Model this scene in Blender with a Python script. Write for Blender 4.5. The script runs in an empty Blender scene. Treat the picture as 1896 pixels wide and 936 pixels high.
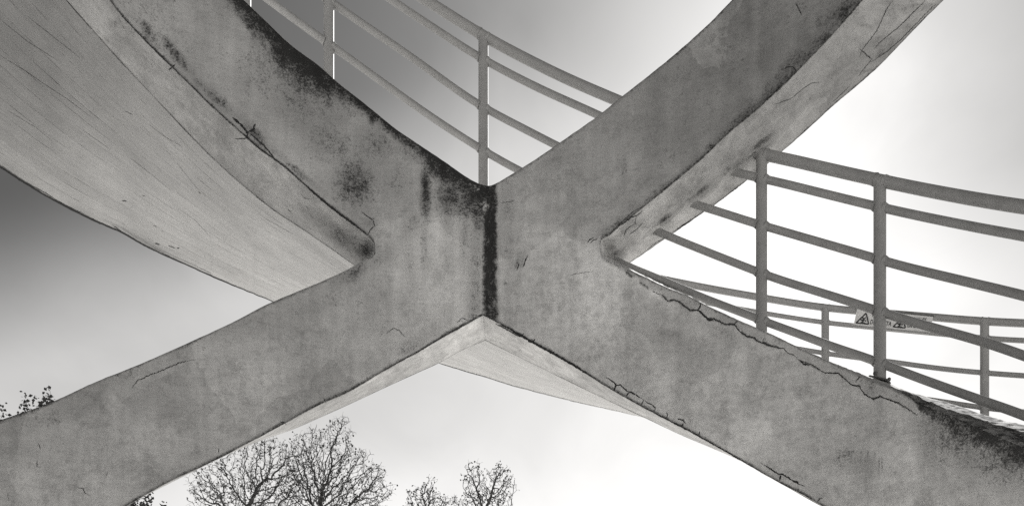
import bpy, math, random
import numpy as np
from mathutils import Vector, Matrix
from mathutils.bvhtree import BVHTree

C = bpy.context.scene.collection
SC = bpy.context.scene
rng = np.random.default_rng(7)
random.seed(7)

# ------------------------------------------------------------------ camera, sky, sun, exposure
F, CX, YH, EYE = 1488.0, 948.0, 1150.0, 1.6      # focal length, centre column and horizon row of the 1896x936 frame, eye height
cam = bpy.data.objects.new('camera', bpy.data.cameras.new('camera'))
C.objects.link(cam)
cam.location = (0, 0, EYE)
cam.rotation_euler = (math.radians(90), 0, 0)
cam.data.sensor_width = 36
cam.data.lens = 36 * F / 1896
cam.data.shift_y = (YH - 468) / 1896
cam.data.clip_start = 0.05
cam.data.clip_end = 6000
SC.camera = cam

SUN_AZ, SUN_EL = math.radians(19.5), math.radians(33.5)
sdir = Vector((math.sin(SUN_AZ) * math.cos(SUN_EL), math.cos(SUN_AZ) * math.cos(SUN_EL), math.sin(SUN_EL)))
sun = bpy.data.objects.new('sun', bpy.data.lights.new('sun', 'SUN'))
C.objects.link(sun)
sun.data.energy = 5.0
sun.data.angle = math.radians(0.53)
sun.data.color = (1.0, 0.99, 0.975)
sun.rotation_euler = (-sdir).to_track_quat('-Z', 'Y').to_euler()
sun.location = sdir * 60

W = bpy.data.worlds.new('World')
SC.world = W
W.use_nodes = True
wn, wl = W.node_tree.nodes, W.node_tree.links
wn.clear()
w_out = wn.new('ShaderNodeOutputWorld')
w_bg = wn.new('ShaderNodeBackground')
w_sky = wn.new('ShaderNodeTexSky')
w_sky.sky_type = 'NISHITA'
w_sky.sun_disc = False
w_sky.sun_elevation = SUN_EL
w_sky.sun_rotation = SUN_AZ
w_sky.altitude = 30
w_sky.air_density = 1.0
w_sky.dust_density = 1.0
w_sky.ozone_density = 1.0
w_sep = wn.new('ShaderNodeSeparateColor')          # black and white photograph taken through a red filter: the sky's red alone
w_rgb = wn.new('ShaderNodeMix'); w_rgb.data_type = 'RGBA'; w_rgb.blend_type = 'MULTIPLY'
w_rgb.inputs[0].default_value = 1.0
w_rgb.inputs[7].default_value = (1.0, 0.99, 0.975, 1)
w_bg.inputs[1].default_value = 0.05
# a veil of thin pale cloud and haze low in the sky, uneven, fixed to directions of the sky
w_tc = wn.new('ShaderNodeTexCoord')
w_cl = wn.new('ShaderNodeTexNoise'); w_cl.inputs['Scale'].default_value = 2.2; w_cl.inputs['Detail'].default_value = 4
w_cl.inputs['Roughness'].default_value = 0.45; w_cl.inputs['Distortion'].default_value = 0.5
w_xyz = wn.new('ShaderNodeSeparateXYZ')
w_el = wn.new('ShaderNodeMapRange'); w_el.interpolation_type = 'SMOOTHSTEP'
for k_, q_ in enumerate((0.615, 0.455, 0.0, 1.0)): w_el.inputs[k_ + 1].default_value = q_
w_mr = wn.new('ShaderNodeMapRange')
for k_, q_ in enumerate((0.30, 0.70, 2.1, 3.3)): w_mr.inputs[k_ + 1].default_value = q_
w_mul = wn.new('ShaderNodeMath'); w_mul.operation = 'MULTIPLY'
w_add = wn.new('ShaderNodeMath'); w_add.operation = 'ADD'
wl.new(w_tc.outputs['Generated'], w_cl.inputs['Vector'])
wl.new(w_tc.outputs['Generated'], w_xyz.inputs[0])
w_l = wn.new('ShaderNodeMath'); w_l.operation = 'MULTIPLY_ADD'; w_l.inputs[1].default_value = -0.42; w_l.inputs[2].default_value = -0.008
w_r = wn.new('ShaderNodeMath'); w_r.operation = 'MULTIPLY'; w_r.inputs[1].default_value = 0.30
w_mx = wn.new('ShaderNodeMath'); w_mx.operation = 'MAXIMUM'
w_bk = wn.new('ShaderNodeMath'); w_bk.operation = 'ADD'                       # the bank of veil cloud thins out to both sides
wl.new(w_xyz.outputs['X'], w_l.inputs[0]); wl.new(w_xyz.outputs['X'], w_r.inputs[0])
wl.new(w_l.outputs[0], w_mx.inputs[0]); wl.new(w_r.outputs[0], w_mx.inputs[1])
wl.new(w_mx.outputs[0], w_bk.inputs[0]); wl.new(w_xyz.outputs['Z'], w_bk.inputs[1])
wl.new(w_bk.outputs[0], w_el.inputs[0])
wl.new(w_cl.outputs['Fac'], w_mr.inputs[0])
wl.new(w_el.outputs[0], w_mul.inputs[0]); wl.new(w_mr.outputs[0], w_mul.inputs[1])
wl.new(w_sky.outputs[0], w_sep.inputs[0])
w_k = wn.new('ShaderNodeMath'); w_k.operation = 'MULTIPLY'; w_k.inputs[1].default_value = 0.355
wl.new(w_sep.outputs[0], w_k.inputs[0])
wl.new(w_k.outputs[0], w_add.inputs[0]); wl.new(w_mul.outputs[0], w_add.inputs[1])
w_hz = wn.new('ShaderNodeMapRange'); w_hz.interpolation_type = 'SMOOTHSTEP'    # whiter haze towards the horizon
for k_, q_ in enumerate((0.32, 0.05, 0.0, 1.6)): w_hz.inputs[k_ + 1].default_value = q_
wl.new(w_xyz.outputs['Z'], w_hz.inputs[0])
w_c2 = wn.new('ShaderNodeTexNoise'); w_c2.inputs['Scale'].default_value = 6.0; w_c2.inputs['Detail'].default_value = 6; w_c2.inputs['Distortion'].default_value = 0.8
w_m2 = wn.new('ShaderNodeMapRange')
for k_, q_ in enumerate((0.3, 0.7, 0.94, 1.06)): w_m2.inputs[k_ + 1].default_value = q_
wl.new(w_tc.outputs['Generated'], w_c2.inputs['Vector']); wl.new(w_c2.outputs['Fac'], w_m2.inputs[0])
w_ad2 = wn.new('ShaderNodeMath'); w_ad2.operation = 'ADD'
w_mu2 = wn.new('ShaderNodeMath'); w_mu2.operation = 'MULTIPLY'
wl.new(w_add.outputs[0], w_ad2.inputs[0]); wl.new(w_hz.outputs[0], w_ad2.inputs[1])
wl.new(w_ad2.outputs[0], w_mu2.inputs[0]); wl.new(w_m2.outputs[0], w_mu2.inputs[1])
wl.new(w_mu2.outputs[0], w_rgb.inputs[6])
wl.new(w_rgb.outputs[2], w_bg.inputs[0])
wl.new(w_bg.outputs[0], w_out.inputs[0])

SC.view_settings.view_transform = 'Standard'
SC.view_settings.look = 'None'
SC.view_settings.exposure = 1.55
SC.view_settings.gamma = 1.0
SC.cycles.max_bounces = 8
SC.cycles.diffuse_bounces = 5
SC.cycles.use_denoising = False
SC.cycles.sample_clamp_direct = 0.55

# ------------------------------------------------------------------ helpers
def P3(x, y, D):
    """photograph pixel (1896x936) at depth D -> point in metres (arrays welcome)"""
    x, y, D = np.broadcast_arrays(np.asarray(x, float), np.asarray(y, float), np.asarray(D, float))
    return np.stack([(x - CX) / F * D, D, EYE + (YH - y) / F * D], -1)

def PX(p):
    p = np.asarray(p, float)
    return CX + p[..., 0] / p[..., 1] * F, YH - (p[..., 2] - EYE) / p[..., 1] * F

def tag(o, label=None, cat=None, group=None, kind=None):
    if label: o['label'] = label
    if cat: o['category'] = cat
    if group: o['group'] = group
    if kind: o['kind'] = kind
    return o

def empty(name, loc):
    o = bpy.data.objects.new(name, None)
    C.objects.link(o)
    o.location = loc
    o.empty_display_size = 0.3
    return o

def link_mesh(name, me, mat, parent=None):
    o = bpy.data.objects.new(name, me)
    C.objects.link(o)
    if mat and not me.materials: me.materials.append(mat)
    if parent is not None:
        o.parent = parent
        w = Matrix.Translation(parent.location)
        q = parent.parent
        if parent.type == 'EMPTY':
            o.matrix_parent_inverse = w.inverted()
    return o

def np_mesh(name, verts, faces, smooth=True, sharp=40):
    """faces: (n,4) or (n,3) int array"""
    me = bpy.data.meshes.new(name)
    faces = np.asarray(faces, np.int32)
    k = faces.shape[1]
    me.vertices.add(len(verts)); me.vertices.foreach_set('co', np.asarray(verts, np.float32).ravel())
    me.loops.add(faces.size); me.loops.foreach_set('vertex_index', faces.ravel())
    me.polygons.add(len(faces))
    me.polygons.foreach_set('loop_start', np.arange(0, faces.size, k, dtype=np.int32))
    me.polygons.foreach_set('loop_total', np.full(len(faces), k, np.int32))
    me.update(calc_edges=True)
    me.validate()
    if smooth:
        me.polygons.foreach_set('use_smooth', np.ones(len(me.polygons), bool))
        if sharp: me.set_sharp_from_angle(angle=math.radians(sharp))
    return me

def attr(me, name, vals):
    a = me.attributes.new(name, 'FLOAT', 'POINT')
    a.data.foreach_set('value', np.asarray(vals, np.float32).ravel())

def hash2(i, j, seed):
    h = (i.astype(np.int64) * 374761393 + j.astype(np.int64) * 668265263 + seed * 1442695041) & 0x7fffffff
    h = ((h ^ (h >> 13)) * 1274126177) & 0x7fffffff
    h = h ^ (h >> 16)
    return (h & 0xffff) / 65535.0

def vnoise(x, y, seed=0):
    x = np.asarray(x, float); y = np.asarray(y, float) + np.zeros_like(x)
    i = np.floor(x).astype(int); j = np.floor(y).astype(int)
    fx = x - i; fy = y - j
    fx = fx * fx * (3 - 2 * fx); fy = fy * fy * (3 - 2 * fy)
    a = hash2(i, j, seed); b = hash2(i + 1, j, seed); c = hash2(i, j + 1, seed); d = hash2(i + 1, j + 1, seed)
    return (a * (1 - fx) + b * fx) * (1 - fy) + (c * (1 - fx) + d * fx) * fy

def fbm(x, y, seed=0, n=4):
    s = 0; a = 0.5; t = 0
    for k in range(n):
        s = s + a * vnoise(x * 2 ** k, y * 2 ** k, seed + k); t += a; a *= 0.5
    return s / t

def smooth(a, b, x):
    t = np.clip((np.asarray(x, float) - a) / (b - a), 0, 1)
    return t * t * (3 - 2 * t)

def curve(pts, rough=0.0, seed=0):
    """traced edge: row as a function of column, rounded a little (monotone Hermite), with slight roughness of the cast edge"""
    pts = sorted(pts)
    X = np.array([p[0] for p in pts], float); Y = np.array([p[1] for p in pts], float)
    h = np.diff(X); d = np.diff(Y) / h
    m = np.zeros(len(X)); m[0] = d[0]; m[-1] = d[-1]
    for i in range(1, len(X) - 1):
        m[i] = (d[i - 1] * h[i] + d[i] * h[i - 1]) / (h[i] + h[i - 1])
    def f(x):
        x = np.asarray(x, float)
        k = np.clip(np.searchsorted(X, x) - 1, 0, len(h) - 1)
        t = (x - X[k]) / h[k]
        tc = np.clip(t, 0, 1)
        y = ((2 * tc**3 - 3 * tc**2 + 1) * Y[k] + (tc**3 - 2 * tc**2 + tc) * h[k] * m[k]
             + (-2 * tc**3 + 3 * tc**2) * Y[k + 1] + (tc**3 - tc**2) * h[k] * m[k + 1])
        y = y + np.where(t > 1, (x - X[-1]) * m[-1], 0) + np.where(t < 0, (x - X[0]) * m[0], 0)
        if rough:
            y = y + rough * ((fbm(x / 9.0, x * 0, seed + 11) - .5) * 2.0 + (vnoise(x / 60.0, x * 0, seed + 5) - .5) * 2.0)
        return y
    return f

# ------------------------------------------------------------------ materials
WARM = (1.0, 0.99, 0.97)
def grey(v): return (v * WARM[0], v * WARM[1], v * WARM[2], 1)

class NT:
    def __init__(self, name):
        self.m = bpy.data.materials.new(name); self.m.use_nodes = True
        self.n = self.m.node_tree.nodes; self.l = self.m.node_tree.links
        self.b = self.n['Principled BSDF']
    def node(self, t, **kw):
        n = self.n.new(t)
        for k, v in kw.items():
            if k.startswith('i_'): n.inputs[k[2:].replace('_', ' ')].default_value = v
            else: setattr(n, k, v)
        return n
    def link(self, a, b): self.l.new(a, b)
    def noise(self, vec, scale, detail=4, rough=0.55, dist=0.0):
        n = self.node('ShaderNodeTexNoise')
        n.inputs['Scale'].default_value = scale; n.inputs['Detail'].default_value = detail
        n.inputs['Roughness'].default_value = rough; n.inputs['Distortion'].default_value = dist
        if vec is not None: self.link(vec, n.inputs['Vector'])
        return n.outputs['Fac']
    def math(self, op, a, b=None, c=None, clamp=False):
        n = self.node('ShaderNodeMath', operation=op, use_clamp=clamp)
        for k, v in enumerate((a, b, c)):
            if v is None: continue
            if isinstance(v, (int, float)): n.inputs[k].default_value = v
            else: self.link(v, n.inputs[k])
        return n.outputs[0]
    def rng(self, v, a, b, c, d, smoothstep=False):
        n = self.node('ShaderNodeMapRange')
        if smoothstep: n.interpolation_type = 'SMOOTHSTEP'
        self.link(v, n.inputs[0])
        for k, q in enumerate((a, b, c, d)): n.inputs[k + 1].default_value = q
        return n.outputs[0]
    def mapping(self, vec, scale, rot=(0, 0, 0)):
        n = self.node('ShaderNodeMapping'); self.link(vec, n.inputs[0])
        n.inputs['Scale'].default_value = scale; n.inputs['Rotation'].default_value = rot
        return n.outputs[0]
    def obj(self): return self.node('ShaderNodeTexCoord').outputs['Object']
    def uv(self): return self.node('ShaderNodeTexCoord').outputs['UV']
    def at(self, name): return self.node('ShaderNodeAttribute', attribute_name=name).outputs['Fac']
    def tint(self, val):
        n = self.node('ShaderNodeCombineColor')
        for k in range(3): self.link(self.math('MULTIPLY', val, WARM[k]), n.inputs[k])
        self.link(n.outputs[0], self.b.inputs['Base Color'])
    def bump(self, h, strength, dist):
        n = self.node('ShaderNodeBump'); n.inputs['Strength'].default_value = strength; n.inputs['Distance'].default_value = dist
        self.link(h, n.inputs['Height']); self.link(n.outputs[0], self.b.inputs['Normal'])

def mat_concrete(base=0.44):
    t = NT('weathered_concrete')
    o = t.obj()
    big = t.noise(o, 1.1, 5, 0.6, 0.4)
    mid = t.noise(o, 4.5, 6, 0.62, 0.3)
    fine = t.noise(o, 20, 7, 0.68)
    grain = t.noise(o, 85, 4, 0.75)
    streak = t.noise(t.mapping(o, (11, 11, 1.0)), 1.0, 5, 0.62, 0.2)
    brush = t.noise(t.mapping(o, (6, 6, 60), (0, 0.5, 0)), 1.0, 3, 0.6, 0.5)
    # render patches: cells with slightly different tones and wandering borders
    wob = t.node('ShaderNodeVectorMath', operation='ADD')
    wn_ = t.node('ShaderNodeTexNoise'); wn_.inputs['Scale'].default_value = 2.2; wn_.inputs['Detail'].default_value = 3
    t.link(o, wn_.inputs['Vector'])
    sc = t.node('ShaderNodeVectorMath', operation='SCALE'); sc.inputs[3].default_value = 0.5
    t.link(wn_.outputs['Color'], sc.inputs[0]); t.link(o, wob.inputs[0]); t.link(sc.outputs[0], wob.inputs[1])
    vor = t.node('ShaderNodeTexVoronoi'); vor.inputs['Scale'].default_value = 1.5; t.link(wob.outputs[0], vor.inputs['Vector'])
    cell = t.node('ShaderNodeSeparateColor'); t.link(vor.outputs['Color'], cell.inputs[0])
    v = t.math('MULTIPLY', t.rng(big, .3, .7, .80, 1.18), t.rng(mid, .25, .75, .72, 1.24))
    v = t.math('MULTIPLY', v, t.rng(fine, .25, .75, .76, 1.22))
    v = t.math('MULTIPLY', v, t.rng(grain, .25, .75, .74, 1.25))
    v = t.math('MULTIPLY', v, t.rng(streak, .3, .75, 1.10, .84))
    v = t.math('MULTIPLY', v, t.rng(brush, .3, .7, .95, 1.05))
    v = t.math('MULTIPLY', v, t.rng(cell.outputs[0], 0, 1, .86, 1.12))
    v = t.math('MULTIPLY', v, base)
    g = t.at('grime_shade')
    gn = t.math('ADD', t.math('MULTIPLY', mid, .45), t.math('MULTIPLY', fine, .55))
    gn = t.math('ADD', gn, t.math('MULTIPLY', t.math('SUBTRACT', grain, .5), .8))
    gs = t.math('ADD', g, t.math('MULTIPLY', t.math('SUBTRACT', gn, .5), 2.3))
    mask = t.rng(gs, .10, 1.05, 0, 1, True)
    keep = t.math('SUBTRACT', 1.0, t.math('MULTIPLY', mask, .93))
    v = t.math('MULTIPLY', v, keep)
    p = t.at('pale')  # tone factor, also carries painted light and shade
    v = t.math('MULTIPLY', v, t.math('ADD', 1.0, t.math('MULTIPLY', p, t.rng(fine, .3, .7, .5, 1.0))))
    v = t.math('MAXIMUM', v, 0.012)
    t.tint(v)
    t.b.inputs['Roughness'].default_value = 0.95
    t.b.inputs['Specular IOR Level'].default_value = 0.08
    h = t.math('ADD', t.math('MULTIPLY', fine, .6), t.math('ADD', t.math('MULTIPLY', grain, .25), t.math('MULTIPLY', brush, .3)))
    t.bump(h, 0.55, 0.006)
    return t.m

def mat_soffit(base=0.44):
    t = NT('board_marked_concrete')
    uv = t.uv(); o = t.obj()
    sep = t.node('ShaderNodeSeparateXYZ'); t.link(uv, sep.inputs[0])
    u, vv = sep.outputs[0], sep.outputs[1]
    wobv = t.math('ADD', vv, t.math('MULTIPLY', t.math('SUBTRACT', t.noise(t.mapping(uv, (1.2, 1.2, 1)), 1.0, 3), .5), .02))
    nb = t.math('MULTIPLY', wobv, 1 / 0.19)
    fr = t.math('FRACT', nb)
    row = t.math('FLOOR', nb)
    edge = t.math('ABSOLUTE', t.math('SUBTRACT', fr, .5))
    cv = t.node('ShaderNodeCombineXYZ'); t.link(t.math('MULTIPLY', u, 3.2), cv.inputs[0]); t.link(t.math('MULTIPLY', row, 3.7), cv.inputs[1])
    dash = t.noise(cv.outputs[0], 1.0, 6, 0.75)
    line = t.math('MULTIPLY', t.rng(edge, .462, .490, 0, 1, True), t.rng(dash, .46, .62, 0, 1, True))
    cv2 = t.node('ShaderNodeCombineXYZ'); t.link(t.math('MULTIPLY', u, .35), cv2.inputs[0]); t.link(t.math('MULTIPLY', row, 7.3), cv2.inputs[1])
    tone = t.noise(cv2.outputs[0], 1.0, 2)
    grainv = t.noise(t.mapping(uv, (1.6, 22, 1)), 1.0, 6, 0.68, 0.3)
    mid = t.noise(o, 2.4, 6, 0.62, 0.3)
    fine = t.noise(o, 38, 5, 0.65)
    v = t.math('MULTIPLY', t.rng(tone, .3, .7, .93, 1.06), t.rng(grainv, .25, .75, .86, 1.12))
    v = t.math('MULTIPLY', v, t.rng(mid, .25, .75, .84, 1.13))
    v = t.math('MULTIPLY', v, t.rng(fine, .25, .75, .91, 1.08))
    pit = t.rng(t.noise(t.mapping(uv, (7, 26, 1)), 1.0, 3, .7), .72, .76, 0, 1, True)
    v = t.math('MULTIPLY', v, t.math('SUBTRACT', 1.0, t.math('MULTIPLY', pit, .55)))
    v = t.math('MULTIPLY', v, t.math('SUBTRACT', 1.0, t.math('MULTIPLY', line, .72)))
    g = t.at('grime_shade')
    gs = t.math('ADD', g, t.math('MULTIPLY', t.math('SUBTRACT', t.math('ADD', t.math('MULTIPLY', grainv, .6), t.math('MULTIPLY', fine, .4)), .5), 1.3))
    v = t.math('MULTIPLY', v, t.math('SUBTRACT', 1.0, t.math('MULTIPLY', t.rng(gs, .2, .95, 0, 1, True), .9)))
    v = t.math('MULTIPLY', v, t.math('ADD', 1.0, t.at('pale')))
    v = t.math('MULTIPLY', v, base)
    t.tint(v)
    t.b.inputs['Roughness'].default_value = 0.9
    t.b.inputs['Specular IOR Level'].default_value = 0.25
    h = t.math('SUBTRACT', t.math('ADD', t.math('MULTIPLY', grainv, .5), t.math('MULTIPLY', fine, .3)), line)
    t.bump(h, 0.5, 0.006)
    return t.m

def mat_paint(name, base, rough=0.34):
    t = NT(name)
    o = t.obj()
    mid = t.noise(o, 9, 5, .6); fine = t.noise(o, 90, 4, .65)
    v = t.math('MULTIPLY', t.rng(mid, .25, .75, .84, 1.08), t.rng(fine, .25, .75, .92, 1.05))
    spot = t.rng(t.noise(o, 26, 5, .7), .66, .74, 0, 1, True)
    v = t.math('MULTIPLY', v, t.math('SUBTRACT', 1.0, t.math('MULTIPLY', spot, .55)))
    t.b.inputs['Specular IOR Level'].default_value = 0.3
    t.tint(t.math('MULTIPLY', v, base))
    t.link(t.rng(mid, .3, .7, rough - .06, rough + .14), t.b.inputs['Roughness'])
    t.bump(t.math('ADD', t.math('MULTIPLY', fine, .08), mid), 0.12, 0.002)
    return t.m

def mat_plain(name, v, rough=.8, var=.2, scale=12):
    t = NT(name)
    n = t.noise(t.obj(), scale, 5, .6)
    t.tint(t.math('MULTIPLY', t.rng(n, .25, .75, 1 - var, 1 + var), v))
    t.b.inputs['Roughness'].default_value = rough
    return t.m

M_CON = mat_concrete()
M_SOF = mat_soffit()
M_PAINT = mat_paint('grey_painted_steel', 0.285, 0.42)
M_CRACK = mat_plain('crack_dirt', 0.018, .95)
M_STEEL = mat_plain('rusty_steel', 0.09, .7, .4, 40)
M_BARK = mat_plain('bark', 0.045, .9, .4, 3)
M_LEAF = mat_plain('dry_leaf', 0.05, .8, .4, 2)
M_GREEN = mat_plain('dark_leaf', 0.05, .95, .4, 2)
for m_ in (M_LEAF, M_GREEN): m_.node_tree.nodes['Principled BSDF'].inputs['Specular IOR Level'].default_value = 0.05
M_SIGN = mat_plain('white_sign_sheet', 0.56, .45, .14, 14)
M_INK = mat_plain('black_sign_print', 0.015, .5)

def mat_ground():
    t = NT('pale_paving')
    o = t.obj()
    n1 = t.noise(o, .25, 5); n2 = t.noise(o, 6, 6, .65)
    br = t.node('ShaderNodeTexBrick'); br.inputs['Scale'].default_value = 1.0
    br.inputs['Brick Width'].default_value = .6; br.inputs['Row Height'].default_value = .6
    br.inputs['Mortar Size'].default_value = .008; br.offset = 0.0
    br.inputs['Color1'].default_value = (1, 1, 1, 1); br.inputs['Color2'].default_value = (.92, .92, .92, 1); br.inputs['Mortar'].default_value = (.4, .4, .4, 1)
    t.link(o, br.inputs['Vector'])
    s = t.node('ShaderNodeSeparateColor'); t.link(br.outputs['Color'], s.inputs[0])
    v = t.math('MULTIPLY', t.rng(n1, .25, .75, .88, 1.1), t.rng(n2, .25, .75, .85, 1.12))
    t.tint(t.math('MULTIPLY', t.math('MULTIPLY', v, s.outputs[0]), .55))
    t.b.inputs['Roughness'].default_value = .9
    return t.m

# ------------------------------------------------------------------ ground
s = 3000.0
g = link_mesh('ground', np_mesh('ground', [(-s, -s, 0), (s, -s, 0), (s, s, 0), (-s, s, 0)], [(0, 1, 2, 3)], False), mat_ground())
tag(g, 'pale paved open ground under the concrete ramps', kind='structure')

def mat_dark_patch():
    t = NT('dark_patch')
    o = t.obj()
    t.tint(t.math('MULTIPLY', t.rng(t.noise(o, 3, 6, .7), .25, .75, .6, 1.4), .06))
    t.b.inputs['Roughness'].default_value = .95
    t.bump(t.noise(o, 60, 4, .8), 1.0, .03)
    return t.m
lw = [(-14, -6), (-2.4, -6), (-2.2, 2), (-2.6, 6.3), (-4.5, 7.6), (-14, 8.2)]  # unseen dark patch, added to cut bounce onto the upper left underside
me = bpy.data.meshes.new('added_dark_patch')
me.from_pydata([(x, y, .004) for x, y in lw] + [(x, y, .05) for x, y in lw], [], [tuple(range(6, 12))] + [(i, (i + 1) % 6, 6 + (i + 1) % 6, 6 + i) for i in range(6)])
tag(link_mesh('added_dark_patch', me, mat_dark_patch()), 'added dark ground patch that cuts bounced light under the left arms', kind='structure')

# ------------------------------------------------------------------ traced edges of the concrete (photograph pixels)
XC = 895.0                                                     # the crease where the two curved walls meet
TOP = curve([(-300, -1020), (-50, -640), (150, -360), (300, -170), (400, -55), (453, 0), (491, 37), (542, 84.5), (594, 123), (617, 144), (671, 187),
             (737, 240), (785, 272), (826, 300), (862, 325), (880, 335), (893, 340.5), (903, 342), (914, 340), (931, 331), (964, 311), (1031, 266), (1114, 208),
             (1150, 179), (1200, 140), (1254, 95), (1305, 49), (1356, -2), (1450, -105), (1600, -285), (1800, -550), (2000, -840)], .7, 1)
UL_BOT = curve([(-300, -800), (-150, -540), (20, -260), (120, -110), (170, -42), (202, 0), (228, 32), (257, 64), (279, 86.5), (321, 128), (356, 162), (388, 194), (407, 211.5), (456, 255),
                (484, 279), (513, 299), (582, 359), (613, 385), (647, 411), (669, 427.5), (682, 438), (689, 445), (693, 452), (694.8, 461)], .5, 2)
LL_TOP = curve([(-500, 965), (-400, 925), (-200, 850), (0, 777), (95, 744), (175, 707), (265, 670.5), (360, 628), (424, 598.5), (503, 558.5), (596, 519),
                (640, 499), (655, 491), (678, 478), (690, 471), (693.6, 466), (694.8, 461)], .6, 3)
LL_BOT = curve([(-500, 1290), (-400, 1240), (-200, 1146), (0, 1052), (100, 1006), (238, 935), (302, 898), (408, 847), (530, 782), (600, 745), (640, 728), (697, 695), (780, 648),
                (809, 631), (856, 605.5), (895, 583)], .7, 4)
LL_BBK = curve([(-500, 1270), (-200, 1140), (0, 1048), (238, 932), (330, 886), (412, 845), (480, 816), (545, 793), (600, 769), (651, 746), (728, 710), (780, 686.5), (812, 672), (851, 650), (898, 630)])
UR_BOT = curve([(1110.5, 457), (1112, 449), (1118, 442), (1131, 434), (1150, 417), (1177, 395), (1228, 354), (1290, 303), (1356, 241), (1400, 205), (1432, 175), (1474, 135), (1512, 96), (1554, 51),
                (1598, 0), (1680, -95), (1800, -245), (2000, -520)], .5, 5)
UR_BBK = curve([(1110, 522), (1173, 482), (1232, 441), (1247, 431), (1280, 408), (1321, 380), (1383, 333), (1446, 282), (1496, 239), (1538, 200), (1589, 157), (1631, 118.6), (1679, 69),
                (1720, 27), (1748, 0), (1850, -115), (1980, -280), (2200, -580)], .8, 6)
LR_TOP = curve([(1110.5, 457), (1112, 466), (1118, 474), (1131, 482), (1149, 491), (1188, 509), (1235, 531.6), (1272, 546), (1298, 559), (1363, 589.5), (1404, 607), (1444, 625), (1483, 644),
                (1532, 666), (1580, 688.5), (1619, 705), (1644, 714), (1705, 746), (1774, 773), (1844, 804), (1896, 826), (2100, 920)], .7, 7)
LR_TBK = curve([(1110, 466), (1400, 612), (1580, 690), (1628, 703), (1644, 709), (1699, 730), (1747, 743), (1830, 770), (1896, 787), (2100, 845)], 1.2, 8)
LR_BOT = curve([(895, 583), (927, 600.5), (964, 622.6), (1008, 647), (1058, 675.5), (1107, 706), (1137, 723.5), (1185, 751), (1231, 775), (1264, 792), (1327, 827.7), (1365, 849),
                (1442, 892), (1483, 914), (1516, 933), (1700, 1036), (1896, 1143), (2100, 1262)], .7, 9)
LR_BBK = curve([(880, 624), (898, 630), (927, 644), (1058, 708), (1190, 771), (1264, 806), (1319, 829), (1365, 849), (1442, 890), (1516, 931), (1700, 1030), (1896, 1135), (2100, 1255)])
SLAB_NEAR = curve([(-300, -560), (-100, -270), (100, -25), (180, 67), (308, 205), (400, 300), (461, 354), (513, 394), (560, 425), (620, 466), (660, 494), (780, 562), (898, 630), (927, 644),
                   (1058, 708), (1190, 771), (1264, 806), (1365, 850), (1516, 935), (1896, 1120), (2100, 1230)])
SLAB_FAR = curve([(-300, 80), (-150, 200), (0, 311), (60, 349), (134, 390), (179, 412), (224, 431), (269, 456), (329, 484), (400, 516), (503, 558.5), (650, 618), (812, 672), (866, 689),
                  (910, 702), (952, 714.5), (1001, 727), (1058, 742), (1124, 756.6), (1190, 771), (1528, 815), (1823, 850), (2100, 885)], .8, 10)
D_FAR = curve([(-300, 6.3), (0, 7.4), (500, 8.3), (812, 8.6), (1190, 8.6), (1528, 8.35), (1823, 7.65), (2100, 6.7)])

def DW(x):
    """plan: depth of the front walls; two arcs that meet in the crease"""
    x = np.asarray(x, float); s = (x - XC) / 1000.0
    return np.where(s < 0, 5.7 + 0.3 * s - 0.9 * s * s, 5.7 - 0.5 * s - 1.1 * s * s)

def back_dir(x):
    x = np.asarray(x, float); e = 0.5
    xl = np.where(x < XC, np.minimum(x, XC - 2 * e), np.maximum(x, XC + 2 * e))
    a = P3(xl - e, 0, DW(xl - e)); b = P3(xl + e, 0, DW(xl + e))
    t = (b - a)[..., :2]; t /= np.linalg.norm(t, axis=-1, keepdims=True)
    n = np.stack([-t[..., 1], t[..., 0]], -1)
    k = smooth(0, 70, np.abs(x - XC))[..., None]
    n = n * k + np.array([0.0, 1.0]) * (1 - k)
    return n / np.linalg.norm(n, axis=-1, keepdims=True)

def dist_poly(x, y, pts):
    d = np.full(np.shape(x), 1e9)
    for (x0, y0), (x1, y1) in zip(pts[:-1], pts[1:]):
        dx, dy = x1 - x0, y1 - y0
        t = np.clip(((x - x0) * dx + (y - y0) * dy) / (dx * dx + dy * dy + 1e-9), 0, 1)
        d = np.minimum(d, np.hypot(x - x0 - t * dx, y - y0 - t * dy))
    return d

COPING = [(1150, 497), (1175, 515), (1209, 540), (1225, 545), (1237, 557), (1249, 555), (1257, 558), (1267, 566), (1278, 574), (1293, 574), (1310, 589.5), (1322, 589.5), (1332, 594.5),
          (1344, 600.6), (1360, 599.6), (1369, 612), (1383, 622), (1395, 624), (1404, 631), (1428, 640), (1452, 645), (1458, 652.4), (1468, 655.5), (1481, 667),
          (1500, 673), (1527, 689.5), (1552, 690), (1576, 711), (1591, 714), (1600, 728), (1617, 738), (1630, 733), (1664, 745.5), (1698, 767), (1708, 759)]
COPX = np.array([p[0] for p in COPING]); COPY = np.array([p[1] for p in COPING])

def blob(x, y, cx, cy, rx, ry, ang=0.0):
    c, s_ = math.cos(math.radians(ang)), math.sin(math.radians(ang))
    u = ((x - cx) * c + (y - cy) * s_) / rx; v = (-(x - cx) * s_ + (y - cy) * c) / ry
    return np.exp(-(u * u + v * v))

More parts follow.
